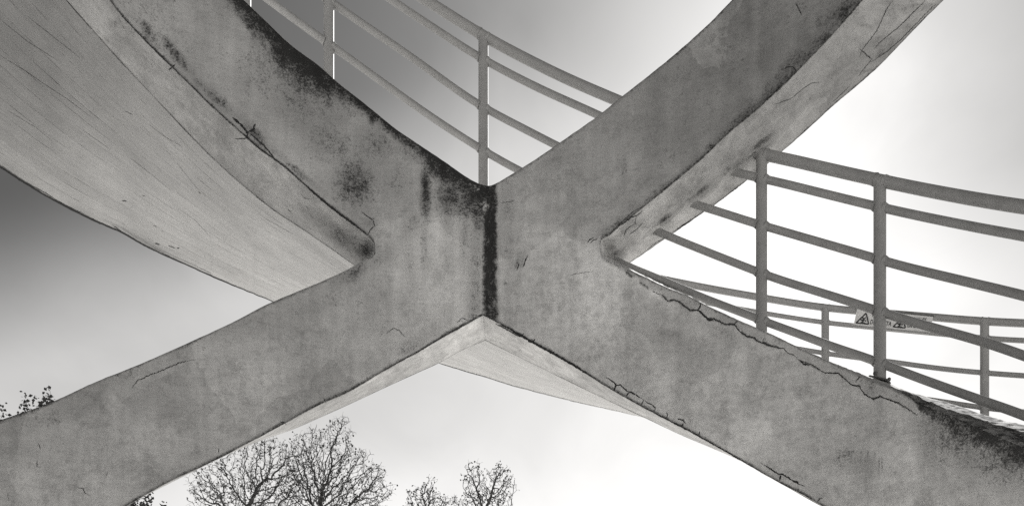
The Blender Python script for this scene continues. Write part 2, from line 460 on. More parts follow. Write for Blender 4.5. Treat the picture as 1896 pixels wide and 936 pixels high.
def grime_shade_front(x, y, dt, db):
    """dirt on the front walls: soot under the tops, run-off in the crease, blotches, plus painted shade on the upper arms (dt, db: pixels below the top / above the bottom edge)"""
    g_ = np.zeros_like(x)
    n1 = fbm(x / 26., y / 40., 31, 4); n2 = fbm(x / 70., y / 70., 37, 3)
    L = x < XC
    # left upper arm: black band under the top edge, thick then thin then thick
    wid = np.interp(x, [300, 440, 480, 540, 600, 640, 700, 770, 830, 880, 900], [40, 55, 90, 110, 100, 50, 36, 36, 70, 100, 110]) * (0.35 + 1.3 * n1)
    up = (y < 470) & L
    g_ = np.maximum(g_, np.where(up, 1.08 * (1 - smooth(.0, 1.3, dt / np.maximum(wid, 4))), 0))
    for b in [(655, 335, 48, 52, 0, .78), (610, 260, 70, 44, 40, .50), (560, 180, 80, 70, 0, .52), (700, 270, 60, 44, 30, .52), (788, 352, 13, 60, 0, .95), (835, 360, 34, 50, 0, .85), (735, 330, 34, 60, 0, .48), (500, 130, 70, 60, 40, .40), (860, 440, 12, 60, 0, .45), (785, 440, 10, 80, 0, .40), (700, 580, 60, 60, 0, .34), (760, 640, 50, 22, -30, .38),
              (470, 245, 26, 12, 40, .85), (480, 262, 40, 9, 42, .6), (330, 105, 60, 13, 50, .62), (270, 55, 60, 14, 55, .5), (395, 178, 70, 13, 43, .55), (560, 325, 60, 8, 38, .5), (520, 290, 40, 10, 42, .4),
              (700, 480, 70, 20, -30, .36), (650, 505, 45, 22, -28, .66), (760, 480, 22, 120, 0, .25), (860, 500, 22, 110, 0, .22), (660, 580, 40, 40, 0, .22), (230, 690, 60, 26, -24, .38),
              (420, 610, 60, 18, -26, .34), (580, 570, 90, 22, -24, .30), (90, 770, 100, 26, -22, .30), (40, 830, 70, 30, -20, .22), (740, 560, 16, 60, 0, .22)]:
        g_ = np.maximum(g_, np.where(L, b[5] * blob(x, y, *b[:5]), 0))
    # band of black run-off just right of the crease
    edge_l = 894 + 3 * (fbm(y / 7., y * 0, 5) - .5)
    edge_r = 920 + 5 * (fbm(y / 9., y * 0 + 3, 6) - .5) + 5 * smooth(540, 600, y)
    core = smooth(edge_l - 9, edge_l + 9, x) * (1 - smooth(edge_r - 6, edge_r + 6, x)) * (y < 620)
    g_ = np.maximum(g_, (1.12 - .5 * (fbm(x / 4., y / 16., 63, 3) - .35)) * core)
    g_ = np.maximum(g_, 1.1 * smooth(862, 900, x) * (1 - smooth(898, 930, x)) * (1 - smooth(360, 400, y)))
    g_ = np.maximum(g_, .42 * np.exp(-((x - 880) / 17.) ** 2) * (x < 900))
    g_ = np.maximum(g_, .34 * np.exp(-((x - 937) / 20.) ** 2) * (y < 470))
    g_ -= smooth(.42, .62, fbm(x / 5., y / 5., 29, 3)) * (.9 * blob(x, y, 899, 382, 7, 9) + .8 * blob(x, y, 884, 350, 16, 3, 38) + .5 * blob(x, y, 886, 380, 4, 8)) + .35 * smooth(.5, .7, fbm(x / 3., y / 3., 30, 3)) * blob(x, y, 910, 575, 10, 28)
    # right lower arm
    R = ~L; low = R & (y > 455 + (x - 1110) * .3)
    wid = np.interp(x, [1690, 1712, 1760, 1830, 1896, 2100], [3, 36, 64, 84, 104, 110]) * (.4 + 1.2 * n1)
    g_ = np.maximum(g_, np.where(low & (x > 1690), 1.0 * (1 - smooth(.0, 1.25, dt / np.maximum(wid, 3))), 0))
    g_ = np.maximum(g_, np.where(low & (x > 1650), .62 * (1 - smooth(20, 170, dt)) * smooth(1660, 1740, x), 0))
    for b in [(1270, 640, 70, 26, 25, .30), (1400, 690, 50, 30, 25, .26), (1330, 610, 60, 12, 28, .34), (1480, 690, 40, 22, 25, .22), (1560, 845, 36, 42, 0, .50), (1585, 855, 46, 34, 20, .40),
              (1395, 745, 26, 20, 0, .28), (1840, 880, 60, 60, 0, .38), (1780, 860, 40, 70, 10, .26), (1230, 585, 40, 14, 25, .22), (1300, 566, 26, 8, 25, .35)]:
        g_ = np.maximum(g_, np.where(R, b[5] * blob(x, y, *b[:5]), 0))
    for k in range(16):                                       # thin vertical drips
        xd = 1553 + k * 5.2 + 2.5 * math.sin(k * 5.1)
        y0 = 826 + .25 * (xd - 1553) + 7 * math.sin(k * 2.3); ln = 16 + 36 * abs(math.sin(k * 3.7))
        g_ = np.maximum(g_, np.where(R, .5 * np.exp(-((x - xd) / 2.0) ** 2) * smooth(y0 - 6, y0 + 4, y) * (1 - smooth(y0 + ln * .4, y0 + ln, y)), 0))
    for b in [(958, 485, 5, 16, 20, .6), (968, 480, 4, 18, 15, .55), (935, 525, 5, 5, 0, .6), (1155, 320, 8, 60, 0, .30), (1010, 300, 40, 12, -30, .3)]:
        g_ = np.maximum(g_, np.where(R, b[5] * blob(x, y, *b[:5]), 0))
    # right upper arm: stain along the lower front edge
    upr = R & (y < 440) & (x > 1100)
    wid = np.interp(x, [1110, 1250, 1400, 1500, 1600], [26, 20, 36, 90, 120]) * (.5 + n1)
    g_ = np.maximum(g_, np.where(upr, .62 * (1 - smooth(0, 1.2, db / np.maximum(wid, 3))), 0))
    g_ = np.maximum(g_, np.where(upr | (R & (y < 330)), .45 * (1 - smooth(2, 15, dt)), 0))
    for b in [(1130, 432, 40, 20, -30, .40), (1500, 60, 70, 60, 0, .34), (1380, 120, 50, 40, 0, .2)]:
        g_ = np.maximum(g_, np.where(R, b[5] * blob(x, y, *b[:5]), 0))
    dc = dist_poly(x, y, COPING)
    g_ = np.maximum(g_, np.where(low, .72 * np.exp(-(dc / 3.6) ** 2) * smooth(.25, .6, fbm(x / 12., y / 12., 83, 3)), 0))
    g_ = np.maximum(g_, np.where(low & (x > 1190) & (x < 1708) & (y < np.interp(x, COPX, COPY)), .30 + .3 * (n1 - .5), 0))
    # thin dirty line along every lower edge, a little soot on every upper edge
    g_ = np.maximum(g_, .8 * (1 - smooth(1.0, 7 + 9 * n1, db)))
    g_ = np.maximum(g_, .55 * (1 - smooth(1.5, 7 + 10 * n1, dt)))
    # broad blotching
    g_ = np.maximum(g_, np.where(up & (x < 860), .5 * smooth(.48, .8, n2), .26 * smooth(.5, .8, n2) * np.where(R, .4, 1)))
    g_ = np.maximum(g_, np.where(upr | (R & (y < 330)), 1, 0) * smooth(420, 200, y) * (.14 + .3 * (n2 - .5)))  # painted shade: upper right arm darkens upward
    g_ = np.maximum(g_, np.where(up, 1, 0) * smooth(300, 60, y) * (.24 + .4 * (n2 - .5)))  # painted shade: upper left arm darkens upward
    return g_

PATCHES = [([(928, 408), (1040, 418), (1062, 440), (1000, 468), (928, 464)], .10), ([(705, 396), (800, 390), (892, 402), (892, 468), (725, 474)], .07), ([(305, 652), (352, 700), (330, 772), (242, 782), (206, 736)], -.06),
           ([(560, 702), (640, 642), (720, 652), (690, 692)], -.06), ([(1060, 520), (1150, 515), (1180, 580), (1090, 610)], .06), ([(1430, 760), (1560, 770), (1560, 840), (1450, 830)], -.05), ([(440, 640), (520, 606), (545, 690), (460, 740)], .06),
           ([(1000, 270), (1100, 225), (1150, 300), (1060, 380)], -.05)]
def tone_shade_front(x, y):
    p = np.zeros_like(x)
    bx_ = np.interp(y, [560, 700, 738, 775, 830, 890, 1000], [215, 195, 228, 192, 240, 300, 320])
    p -= .06 * (1 - smooth(bx_ - 2, bx_ + 2, x)) * (y > 600)
    ey_ = 402 + 6 * (fbm(x / 15., x * 0, 14) - .5) - .05 * (x - 800)
    p += .09 * smooth(700, 712, x + 8 * fbm(y / 12., y * 0, 17)) * smooth(ey_ - 2, ey_ + 2, y) * (1 - smooth(520, 620, y)) * (x < 893)
    p -= (.17 * smooth(1050, 1260, x) + .24 * smooth(330, 120, y) * smooth(1000, 1200, x)) * (y < 440)  # painted shade: upper right arm toned down outward and upward
    p -= .13 * smooth(330, 200, y) * (x < XC)  # painted shade over the upper left arm
    p += .38 * smooth(930, 1130, x) * smooth(380, 520, y)  # painted light: lower right arm brightened
    p += .06 * smooth(560, 640, y) * (x < XC)  # painted light: lower left arm slightly brightened
    for poly, k_ in PATCHES:                                  # trowelled repairs with straight-ish borders
        wx = x + 9 * (fbm(x / 13., y / 13., 41) - .5); wy = y + 9 * (fbm(x / 13., y / 13., 43) - .5)
        ins = np.ones_like(x)
        for (ax, ay), (bx2, by2) in zip(poly, poly[1:] + poly[:1]):
            nrm_ = math.hypot(bx2 - ax, by2 - ay)
            ins = ins * smooth(-1.5, 1.5, ((bx2 - ax) * (wy - ay) - (by2 - ay) * (wx - ax)) / nrm_)
        p = p + k_ * ins
    for b in [(1010, 430, 70, 24, 8, .08), (1190, 530, 30, 10, 32, .35), (1120, 470, 40, 14, 40, .12), (830, 400, 60, 20, 5, .12), (1215, 545, 25, 8, 30, .3), (220, 745, 40, 24, 30, .12)]:
        p = p + b[5] * blob(x, y, *b[:5])
    return p

def build_arm(name, xs, top, bot, w, botback=None, topback=None, node=False, step=2.0, caps=True):
    """closed solid: front wall between two traced edges on the curved plan, flat or twisted underside, back, top"""
    xs = np.asarray(xs, float); nx = len(xs)
    yt, yb = top(xs), bot(xs)
    yb = np.maximum(yb, yt + .3)
    ny = int(max(24, np.ceil(np.max((yb - yt)[(xs > -50) & (xs < 1950)]) / step))) if np.any((xs > -50) & (xs < 1950)) else 40
    D = DW(xs); n = back_dir(xs); n3 = np.concatenate([n, np.zeros((nx, 1))], 1)
    wv = w(xs) if callable(w) else np.full(nx, w)
    v = np.linspace(0, 1, ny)
    X = np.repeat(xs[:, None], ny, 1); Y = yt[:, None] * (1 - v) + yb[:, None] * v
    fr = P3(X, Y, D[:, None])
    rad = np.minimum(.010, (yb - yt) * D / F * .2)
    # unevenness of the hand-rendered wall; the loose coping render stands proud of the wall below its crack
    arc = xs[:, None] * 0.0037
    dis = (fbm(X * .018, fr[..., 2] * 4.5, 3, 3) - .5) * .009 + (fbm(X * .07, fr[..., 2] * 19, 9, 2) - .5) * .003
    cy = np.interp(X, COPX, COPY)
    dis = dis - np.where((X > 1175) & (X < 1708) & (Y > LR_TOP(X) - 3), .006 * (1 - smooth(-2.0, 1.2, Y - cy)), 0)
    fade = np.minimum(smooth(0, .012, v), smooth(0, .012, 1 - v))[None, :]
    fr = fr + n3[:, None, :] * (dis * fade)[..., None]
    fr[:, -1, 2] += rad; fr[:, 0, 2] -= rad
    zb, zt = P3(xs, yb, D)[:, 2], P3(xs, yt, D)[:, 2]
    Fp = P3(xs, yt, D)
    Q = Fp + n3 * wv[:, None]
    qx, _ = PX(Q)
    zqb = EYE + (YH - botback(qx)) / F * Q[:, 1] if botback else zb.copy()
    zqt = EYE + (YH - topback(qx)) / F * Q[:, 1] if topback else zt - 0.0
    zqb = np.minimum(zqb, zqt - .004)
    rows, grime_shade, pale = [fr[:, k] for k in range(ny)], None, None
    def at(f, z0, z1, dz=0.0):                                # point on the underside/top at fraction f of the width
        p = Fp + n3 * (wv * f)[:, None]; p[:, 2] = z0 * (1 - f) + z1 * f + dz; return p
    c1 = Fp + n3 * (rad * .3)[:, None]; c1[:, 2] = zb + rad * .3; rows.append(c1)
    f0 = rad / wv
    nu = 40
    und = []
    for k in range(nu + 1):
        f = f0 + (1 - f0) * k / nu
        und.append(len(rows)); p = at(f, zb, zqb)
        if 0 < k < nu: p[:, 2] += (fbm(xs * .03, xs * 0 + k * .25, 77, 3) - .5) * .006
        rows.append(p)
    for k in range(1, 4):
        p = Q.copy(); p[:, 2] = zqb + (zqt - zqb) * k / 4; rows.append(p)
    ntop = 14
    for k in range(ntop + 1):
        f = 1 - (1 - f0) * k / ntop; p = at(f, zt, zqt)
        if topback and 0 < k < ntop: p[:, 2] += (fbm(xs * .12, xs * 0 + k * .9, 55, 3) - .5) * .02
        rows.append(p)
    c2 = Fp + n3 * (rad * .3)[:, None]; c2[:, 2] = zt - rad * .3; rows.append(c2)
    R = np.stack(rows, 1); nr = R.shape[1]
    idx = np.arange(nx * nr).reshape(nx, nr)
    a = idx[:-1, :]; b = idx[1:, :]
    faces = np.stack([a, np.roll(a, -1, 1), np.roll(b, -1, 1), b], -1).reshape(-1, 4)
    G = np.zeros((nx, nr)); PL = np.zeros((nx, nr))
    G[:, :ny] = grime_shade_front(X, Y, Y - yt[:, None], yb[:, None] - Y)
    PL[:, :ny] = tone_shade_front(X, Y)
    ux, uy = PX(R[:, und])
    gu = np.zeros_like(ux); fu = np.linspace(0, 1, nu + 1)[None, :]
    for b_ in RAIL_STAINS_SHADE: gu = np.maximum(gu, b_[5] * blob(ux, uy, *b_[:5]))
    nn = fbm(ux / 30., uy / 30., 91, 4)
    gu = np.maximum(gu, .75 * (1 - smooth(0, .06, 1 - fu)) * (.5 + nn))
    gu = np.maximum(gu, .30 * smooth(.45, .75, nn))
    gu = np.maximum(gu, .4 * smooth(1480, 1650, ux) * (uy < 250) * smooth(.4, .65, fbm(ux / 40., uy / 12., 95, 4)))
    G[:, und] = gu
    G[:, und[0] - 1] = .7
    if top is LL_TOP: G[:, und[-1] + 1:] = .6  # top darkened as if in shade, so the notch gets less bounce
    if topback: G[:, und[-1] + 1:] = smooth(1600, 1680, xs)[:, None] * (.48 + .34 * smooth(.38, .62, fbm(np.repeat(xs[:, None], nr - und[-1] - 1, 1) / 5., np.arange(nr - und[-1] - 1)[None, :] * .9 + 0 * xs[:, None], 61, 3)))
    PL[:, und] = ((.06 * (1 - smooth(360, 520, ux)) - .34 * smooth(520, 60, ux) * smooth(480, 60, uy)) if bot is UL_BOT else (.30 * (1 - smooth(1180, 1400, ux)) - .22 * smooth(1400, 1560, ux)) * (ux > 1100) if bot is UR_BOT else .03)  # painted light and shade: undersides darker upward, brighter by the right notch
    me = np_mesh(name, R.reshape(-1, 3), faces[:, ::-1], True, 38)
    attr(me, 'grime_shade', G); attr(me, 'pale', PL)
    return me

RAIL_STAINS_SHADE = [(1412, 262, 30, 6, -38, .75), (1390, 288, 26, 4, -40, .6), (1368, 303, 24, 5, -40, .65), (1350, 313, 7, 5, 0, .6), (1296, 355, 24, 6, -40, .75), (1276, 371, 8, 6, 0, .6), (1230, 405, 20, 6, -38, .75), (1140, 470, 18, 9, -30, .6), (1165, 425, 30, 10, -38, .3), (1130, 455, 16, 14, 0, .45), (1470, 165, 50, 8, -42, .25), (640, 445, 70, 20, 38, .62), (676, 462, 22, 20, 0, .85), (590, 405, 60, 16, 38, .42)]  # stains by the rails; the last entries are painted shade at the left notch

ramp = tag(empty('concrete_ramp', (0, 5.9, 0)), 'weathered grey concrete ramp and crossing beam that meet in a big X', 'ramp')

def cols(a, b, tip=None, step=2.0):
    """columns of a wall: dense inside the picture, coarse beyond it, denser still at a rounded notch"""
    x = [a]
    while x[-1] < b - 1e-6:
        st = step if -12 <= x[-1] <= 1908 else 14.0
        if tip is not None:
            d = abs(x[-1] - tip)
            st = min(st, max(.12, .22 * (d + .25)))
        nxt = x[-1] + st
        x.append(min(nxt, b))
    return np.array(x)

TIP_L, TIP_R = 694.8, 1110.5
def cols_tip_end(a, b):                                       # notch at the right end
    return np.sort(a + b - cols(a, b, a))
arms = []
def add_arm(me, label):
    o = link_mesh('beam_arm', me, M_CON, ramp); o['label'] = label; arms.append(o); return o
add_arm(build_arm('beam_arm', cols_tip_end(-300, TIP_L), TOP, UL_BOT, 0.5, SLAB_NEAR), 'upper left arm with soot black top edge')
add_arm(build_arm('beam_arm', cols_tip_end(-500, TIP_L), LL_TOP, LL_BOT, 0.5, LL_BBK), 'lower left arm with fine cracks')
add_arm(build_arm('beam_arm', cols(TIP_R, 2000, TIP_R), TOP, UR_BOT, 0.6, UR_BBK), 'upper right arm that the railing tubes run into')
add_arm(build_arm('beam_arm', cols(TIP_R, 2100, TIP_R), LR_TOP, LR_BOT, 0.5, LR_BBK, LR_TBK), 'lower right arm with cracked coping and mossy top')
jl = build_arm('beam_joint', cols(TIP_L, XC), TOP, LL_BOT, 0.5, LL_BBK)
jr = build_arm('beam_joint', cols(XC, TIP_R), TOP, LR_BOT, 0.5, LR_BBK)
joint = link_mesh('beam_joint', jl, M_CON, ramp); joint['label'] = 'left half of the crossing where the arms meet'
joint2 = link_mesh('beam_joint', jr, M_CON, ramp); joint2['label'] = 'right half of the crossing with black run-off streak'
arms += [joint, joint2]

# deck slab of the ramp: board-marked soffit, far edge, top
xs = np.concatenate([np.arange(-300, -10, 12.0), np.arange(-10, 1300, 3.0), np.arange(1300, 2101, 12.0)])
# near edge sits on the back line of the beams
def near_pts(xq):
    xx = np.arange(-330, 2150, 2.0)
    Q = P3(xx, 0, DW(xx)); n = back_dir(xx)
    Qx = Q[:, 0] + n[:, 0] * .49; Qy = Q[:, 1] + n[:, 1] * .49
    px = CX + Qx / Qy * F
    o_ = np.argsort(px)
    return np.interp(xq, px[o_], Qy[o_])
Dn = near_pts(xs); Df = D_FAR(xs)
N3 = P3(xs, SLAB_NEAR(xs), Dn); F3 = P3(xs, SLAB_FAR(xs), Df)
N3[:, 2] += .003
nv = 90
vv = np.linspace(0, 1, nv)
S = N3[:, None, :] * (1 - vv)[None, :, None] + F3[:, None, :] * vv[None, :, None]
Ux = np.concatenate([[0], np.cumsum(np.linalg.norm(np.diff(S[:, nv // 2], axis=0), axis=1))])
Wd = np.linalg.norm(F3 - N3, axis=1)
UVu = np.repeat(Ux[:, None], nv, 1); UVv = Wd.mean() * vv[None, :] + 0 * UVu
row = np.floor(UVv / .19 + .5)
S[..., 2] += (fbm(UVu * .9, UVv * 5, 21, 3) - .5) * .012 + (hash2(row.astype(int), row.astype(int) * 0, 4) - .5) * .004
top_f = F3 + [0, 0, .19]; top_n = N3 + [0, 0, .21]
far_mid = F3 + np.array([0, .012, .02])
rows = np.concatenate([S, far_mid[:, None], top_f[:, None], top_n[:, None]], 1)
nr = rows.shape[1]; nx = len(xs)
idx = np.arange(nx * nr).reshape(nx, nr)
a, b = idx[:-1], idx[1:]
faces = np.stack([a, np.roll(a, -1, 1), np.roll(b, -1, 1), b], -1).reshape(-1, 4)
me = np_mesh('ramp_slab', rows.reshape(-1, 3), faces[:, ::-1], True, 35)
G = np.zeros((nx, nr)); sx, sy = PX(S)
nn = fbm(sx / 45., sy / 45., 15, 4)
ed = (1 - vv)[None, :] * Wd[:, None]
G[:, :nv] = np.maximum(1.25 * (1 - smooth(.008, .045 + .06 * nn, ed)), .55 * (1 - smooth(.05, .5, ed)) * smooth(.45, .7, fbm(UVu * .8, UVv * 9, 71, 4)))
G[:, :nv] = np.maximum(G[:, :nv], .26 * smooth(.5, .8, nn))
for b_ in [(60, 40, 90, 50, 45, .26), (400, 270, 70, 18, 40, .22), (150, 390, 60, 12, 30, .4)]:
    G[:, :nv] = np.maximum(G[:, :nv], b_[5] * blob(sx, sy, *b_[:5]))
G[:, nv:nv + 2] = 1.0
G[:, :nv] = np.maximum(G[:, :nv], (.22 * smooth(420, 0, sx) * smooth(380, 40, sy)) * (.8 + .4 * nn))  # grey staining plus painted shade at the upper left end
attr(me, 'grime_shade', G)
T_ = np.zeros((nx, nr)); T_[:, :nv] = (-.40 * smooth(520, 20, sx) * smooth(480, 60, sy) + .06 * smooth(350, 550, sx)) * (.8 + .4 * nn)      # painted shade: tone darkens towards the upper end, lifts lower down
attr(me, 'pale', T_)
uvl = me.uv_layers.new(name='UVMap')
li = np.zeros(len(me.loops), np.int32); me.loops.foreach_get('vertex_index', li)
UU = np.zeros((nx, nr, 2)); UU[:, :nv, 0] = UVu; UU[:, :nv, 1] = UVv; UU[:, nv:, 0] = Ux[:, None]
uvl.data.foreach_set('uv', UU.reshape(-1, 2)[li].astype(np.float32).ravel())
slab = link_mesh('ramp_slab', me, M_SOF, ramp)
slab['label'] = 'pale board-marked underside of the curved ramp'

# ------------------------------------------------------------------ cracks, laid on the surface they are seen on
surf = arms + [slab]
bvhs = []
for o in surf:
    m_ = o.data
    co = np.zeros(len(m_.vertices) * 3, np.float32); m_.vertices.foreach_get('co', co)
    vi = np.zeros(len(m_.loops), np.int32); m_.loops.foreach_get('vertex_index', vi)
    bvhs.append(BVHTree.FromPolygons(co.reshape(-1, 3).tolist(), vi.reshape(-1, 4).tolist()))
EYEV = Vector((0, 0, EYE))
def hit(x, y):
    d = Vector(P3(x, y, 1.0).tolist()) - EYEV; d.normalize()
    best = None
    for o, t in zip(surf, bvhs):
        loc, nor, _, dist = t.ray_cast(EYEV, d, 60)
        if loc is not None and (best is None or dist < best[3]):
            if nor.dot(d) > 0: nor = -nor
            best = (loc, nor, o, dist)
    return best

def crack(pts, width, jit=1.0, step=2.2, taper=True, seed=0, lift=.0016):
    r_ = random.Random(seed * 131 + int(pts[0][0] * 7))
    P = []
    for (x0, y0), (x1, y1) in zip(pts[:-1], pts[1:]):
        n_ = max(1, int(math.hypot(x1 - x0, y1 - y0) / step))
        for k in range(n_): P.append((x0 + (x1 - x0) * k / n_, y0 + (y1 - y0) * k / n_))
    P.append(pts[-1])
    P = [(x + r_.uniform(-jit, jit) * (.0 if i in (0, len(P) - 1) else 1.3), y + r_.uniform(-jit, jit) * 1.3) for i, (x, y) in enumerate(P)]
    H = [hit(x, y) for x, y in P]
    owner = [h[2] for h in H if h]
    if len(owner) < 2: return
    own = max(set(owner), key=owner.count)
    H = [h for h in H if h and h[2] is own]
    if len(H) < 2: return
    vs, n_ = [], len(H)
    for i, h in enumerate(H):
        a_ = H[max(0, i - 1)][0]; b_ = H[min(n_ - 1, i + 1)][0]
        t = (b_ - a_)
        if t.length < 1e-7: t = Vector((1, 0, 0))
        sd = t.cross(h[1]); sd.normalize()
        u = i / (n_ - 1)
        wd = 0; k = 1.25 * (min(1, 4 * u + .25) * min(1, 4 * (1 - u) + .15)) if taper else 1.25
        wd = width * h[3] / F * .5 * k * r_.uniform(.55, 1.35)
        q = h[0] + h[1] * lift
        vs += [q + sd * wd, q + h[1] * .0006, q - sd * wd]
    fs = []
    for i in range(n_ - 1):
        fs += [(3 * i, 3 * i + 3, 3 * i + 4, 3 * i + 1), (3 * i + 1, 3 * i + 4, 3 * i + 5, 3 * i + 2)]
    me = np_mesh('crack', [tuple(v) for v in vs], fs, False)
    o = bpy.data.objects.new('crack', me); C.objects.link(o); me.materials.append(M_CRACK)
    o.parent = own
    return o

def z(off, sc, pts): return [(off[0] + x / sc, off[1] + y / sc) for x, y in pts]

CR = []
CR.append((COPING[2:24], 1.9, .6)); CR.append((COPING[23:], 1.7, .6))
CR += [([(1298, 560), (1296, 567), (1293, 574)], 1.9, .4), ([(1368, 591), (1360, 599.6)], 1.5, .4), ([(1592, 696), (1584, 707)], 1.2, .4), ([(1293, 574), (1301, 581), (1312, 592), (1322, 594)], 2.6, .8), ([(1481, 667), (1490, 674), (1500, 675)], 2.4, 1.0)]
for p, w_ in [([(80, 65), (130, 95), (150, 120), (175, 115), (225, 160), (250, 165), (340, 220)], 1.8), ([(150, 120), (135, 158)], 2.2), ([(240, 165), (215, 193)], 2.2), ([(340, 220), (320, 250)], 1.4),
              ([(345, 225), (415, 270), (410, 300)], 1.3), ([(490, 300), (497, 325), (485, 345)], 1.3), ([(565, 345), (600, 355), (620, 380)], 2.0), ([(605, 375), (590, 403)], 1.8), ([(715, 430), (710, 455), (697, 463)], 1.4),
              ([(835, 515), (828, 528)], 1.3), ([(980, 605), (975, 614)], 1.2), ([(1130, 645), (1190, 680), (1245, 720), (1280, 722), (1340, 760), (1380, 785), (1430, 805)], 1.7),
              ([(1262, 725), (1255, 768)], 1.9), ([(1530, 880), (1515, 908)], 1.6), ([(1530, 880), (1548, 885)], 1.2), ([(1340, 762), (1375, 772), (1384, 790)], 2.2)]:
    CR.append((z((1100, 680), 3.657, p), w_, .5))
for p, w_ in [([(460, 525), (480, 500), (520, 480), (560, 465), (630, 435), (680, 425)], 1.3), ([(765, 735), (765, 752)], 1.0), ([(570, 850), (575, 862)], 1.2), ([(980, 640), (1000, 650)], 2.0), ([(1130, 560), (1140, 575)], 1.4)]:
    CR.append((z((0, 440), 1.8875, p), w_ * .8, .9))
for p, w_ in [([(270, 490), (285, 540)], .9), ([(262, 615), (262, 660), (290, 660)], .9), ([(550, 810), (585, 810), (595, 840), (640, 870)], 1.0), ([(55, 840), (60, 900)], .8), ([(1145, 770), (1165, 805)], 1.2),
              ([(760, 690), (745, 740)], .7)]:
    CR.append((z((0, 690), 3.806, p), w_ * .7, .6))
for p, w_ in [([(640, 190), (700, 235), (760, 275), (800, 235)], 1.2), ([(765, 280), (780, 340), (815, 405)], 1.2), ([(775, 345), (740, 380), (710, 435)], 1.0)]:
    CR.append((z((560, 360), 5.85, p), w_, .4))
for p, w_ in [([(220, 620), (250, 600), (270, 608), (295, 630)], 1.1), ([(480, 580), (500, 562), (520, 575)], 1.2), ([(960, 290), (985, 278), (1000, 272)], 1.4), ([(880, 410), (930, 400), (970, 395)], .7), ([(640, 150), (690, 138)], .9),
              ]:
    CR.append((z((600, 300), 1.95, p), w_ * .7, .9))
for p, w_ in [([(780, 680), (830, 720), (870, 770), (865, 800)], 2.6), ([(870, 765), (900, 750), (915, 715)], 2.4), ([(880, 770), (940, 820), (990, 870), (1030, 930)], 1.8), ([(415, 405), (430, 390), (455, 370)], 1.2), ([(800, 802), (865, 800)], 1.0),
              ]:
    CR.append((z((180, 0), 3.12, p), w_, .6))
for p, w_ in [([(470, 245), (545, 185), (600, 145), (660, 125), (700, 95), (735, 55)], 1.9), ([(655, 130), (645, 190), (640, 220), (660, 240)], 1.0), ([(508, 372), (530, 300), (580, 260), (630, 230)], 1.7), ([(570, 355), (640, 310), (695, 265), (705, 240), (745, 210)], 1.4),
              ([(800, 560), (800, 540), (850, 490), (930, 440), (1000, 405)], 1.2), ([(1100, 335), (1200, 262), (1330, 180)], 1.3), ([(50, 460), (80, 425), (130, 400)], 1.2), ([(270, 640), (260, 590), (290, 560)], .9), ([(280, 390), (380, 300), (470, 210), (600, 90), (740, 10)], .8)]:
    CR.append((z((1080, 380), 6.685, p), w_, .4))
for p, w_ in [([(790, 0), (750, 60), (720, 130), (690, 190), (650, 240), (610, 290), (600, 330)], 1.0), ([(980, 0), (900, 80), (820, 160), (750, 215), (680, 280)], 1.1), ([(670, 340), (620, 400), (590, 440)], .9), ([(1040, 20), (940, 120), (850, 215), (740, 310), (660, 360)], 1.0),
              ([(230, 20), (250, 60), (265, 90)], .9), ([(170, 390), (210, 385), (235, 415)], 1.1), ([(100, 605), (200, 570), (260, 520), (320, 480), (370, 475)], .8), ([(390, 668), (430, 630), (490, 580)], 2.0), ([(600, 280), (640, 320), (670, 345)], .8), ([(440, 590), (540, 500)], .8)]:
    CR.append((z((1400, 0), 3.12, p), w_, .5))
CR.append((z((1240, 260), 5.2, [(735, 385), (600, 490), (480, 580), (405, 632)]), 1.4, .5))
CR.append((z((1240, 260), 5.2, [(345, 678), (280, 715), (200, 775), (60, 868)]), 1.4, .5))
# soffit of the ramp: pits and edge splits
for p, w_ in [([(960, 572), (990, 574)], 3.2), ([(1040, 580), (1062, 590), (1085, 600)], 2.2), ([(1095, 598), (1110, 598)], 2.4), ([(755, 308), (785, 308)], 1.5), ([(1225, 250), (1245, 262)], 1.3), ([(945, 458), (970, 468)], 1.4), ([(1000, 490), (1012, 495)], 2.2),
              ([(690, 455), (725, 475), (755, 497)], 1.6), ([(560, 410), (620, 440), (680, 470)], 1.2), ([(160, 190), (260, 245), (400, 330), (520, 385)], 1.1), ([(940, 590), (1060, 655), (1180, 710)], 1.2), ([(1235, 720), (1290, 745), (1310, 757)], 1.2), ([(880, 270), (900, 280)], .9)]:
    CR.append((z((0, 280), 3.3425, p), w_, .5))
for p, w_ in [([(0, 70), (100, 150), (210, 220)], .9), ([(0, 200), (90, 255), (170, 310), (240, 355), (340, 430)], 1.1), ([(100, 60), (170, 115), (290, 210)], .8), ([(450, 400), (480, 415)], 1.1), ([(540, 450), (590, 490), (660, 530)], .8), ([(30, 400), (130, 460), (190, 510)], .8),
              ([(640, 750), (700, 790), (765, 860)], .8), ([(470, 570), (560, 640), (620, 690)], .7), ([(300, 470), (400, 540)], .7), ([(930, 770), (970, 795), (1070, 850)], .8), ([(640, 590), (720, 690)], .7), ([(1040, 755), (1050, 765)], 2.0), ([(1085, 700), (1100, 715), (1125, 720)], 1.0)]:
    CR.append((z((0, 0), 1.95, p), w_ * .62, .25))
def along(fn, x0, x1, dy, st=8): return [(x, float(fn(x)) + dy) for x in np.arange(x0, x1 + .1, st)]
CR.append((along(SLAB_FAR, 818, 1010, -1.6), 1.9, .4)); CR.append((along(SLAB_FAR, 1010, 1182, -1.3), 1.4, .3))
CR.append((along(SLAB_FAR, 4, 150, -2.2), 3.0, .5)); CR.append((along(SLAB_FAR, 150, 330, -2.0), 3.2, .7)); CR.append((along(SLAB_FAR, 330, 500, -1.6), 2.2, .4))
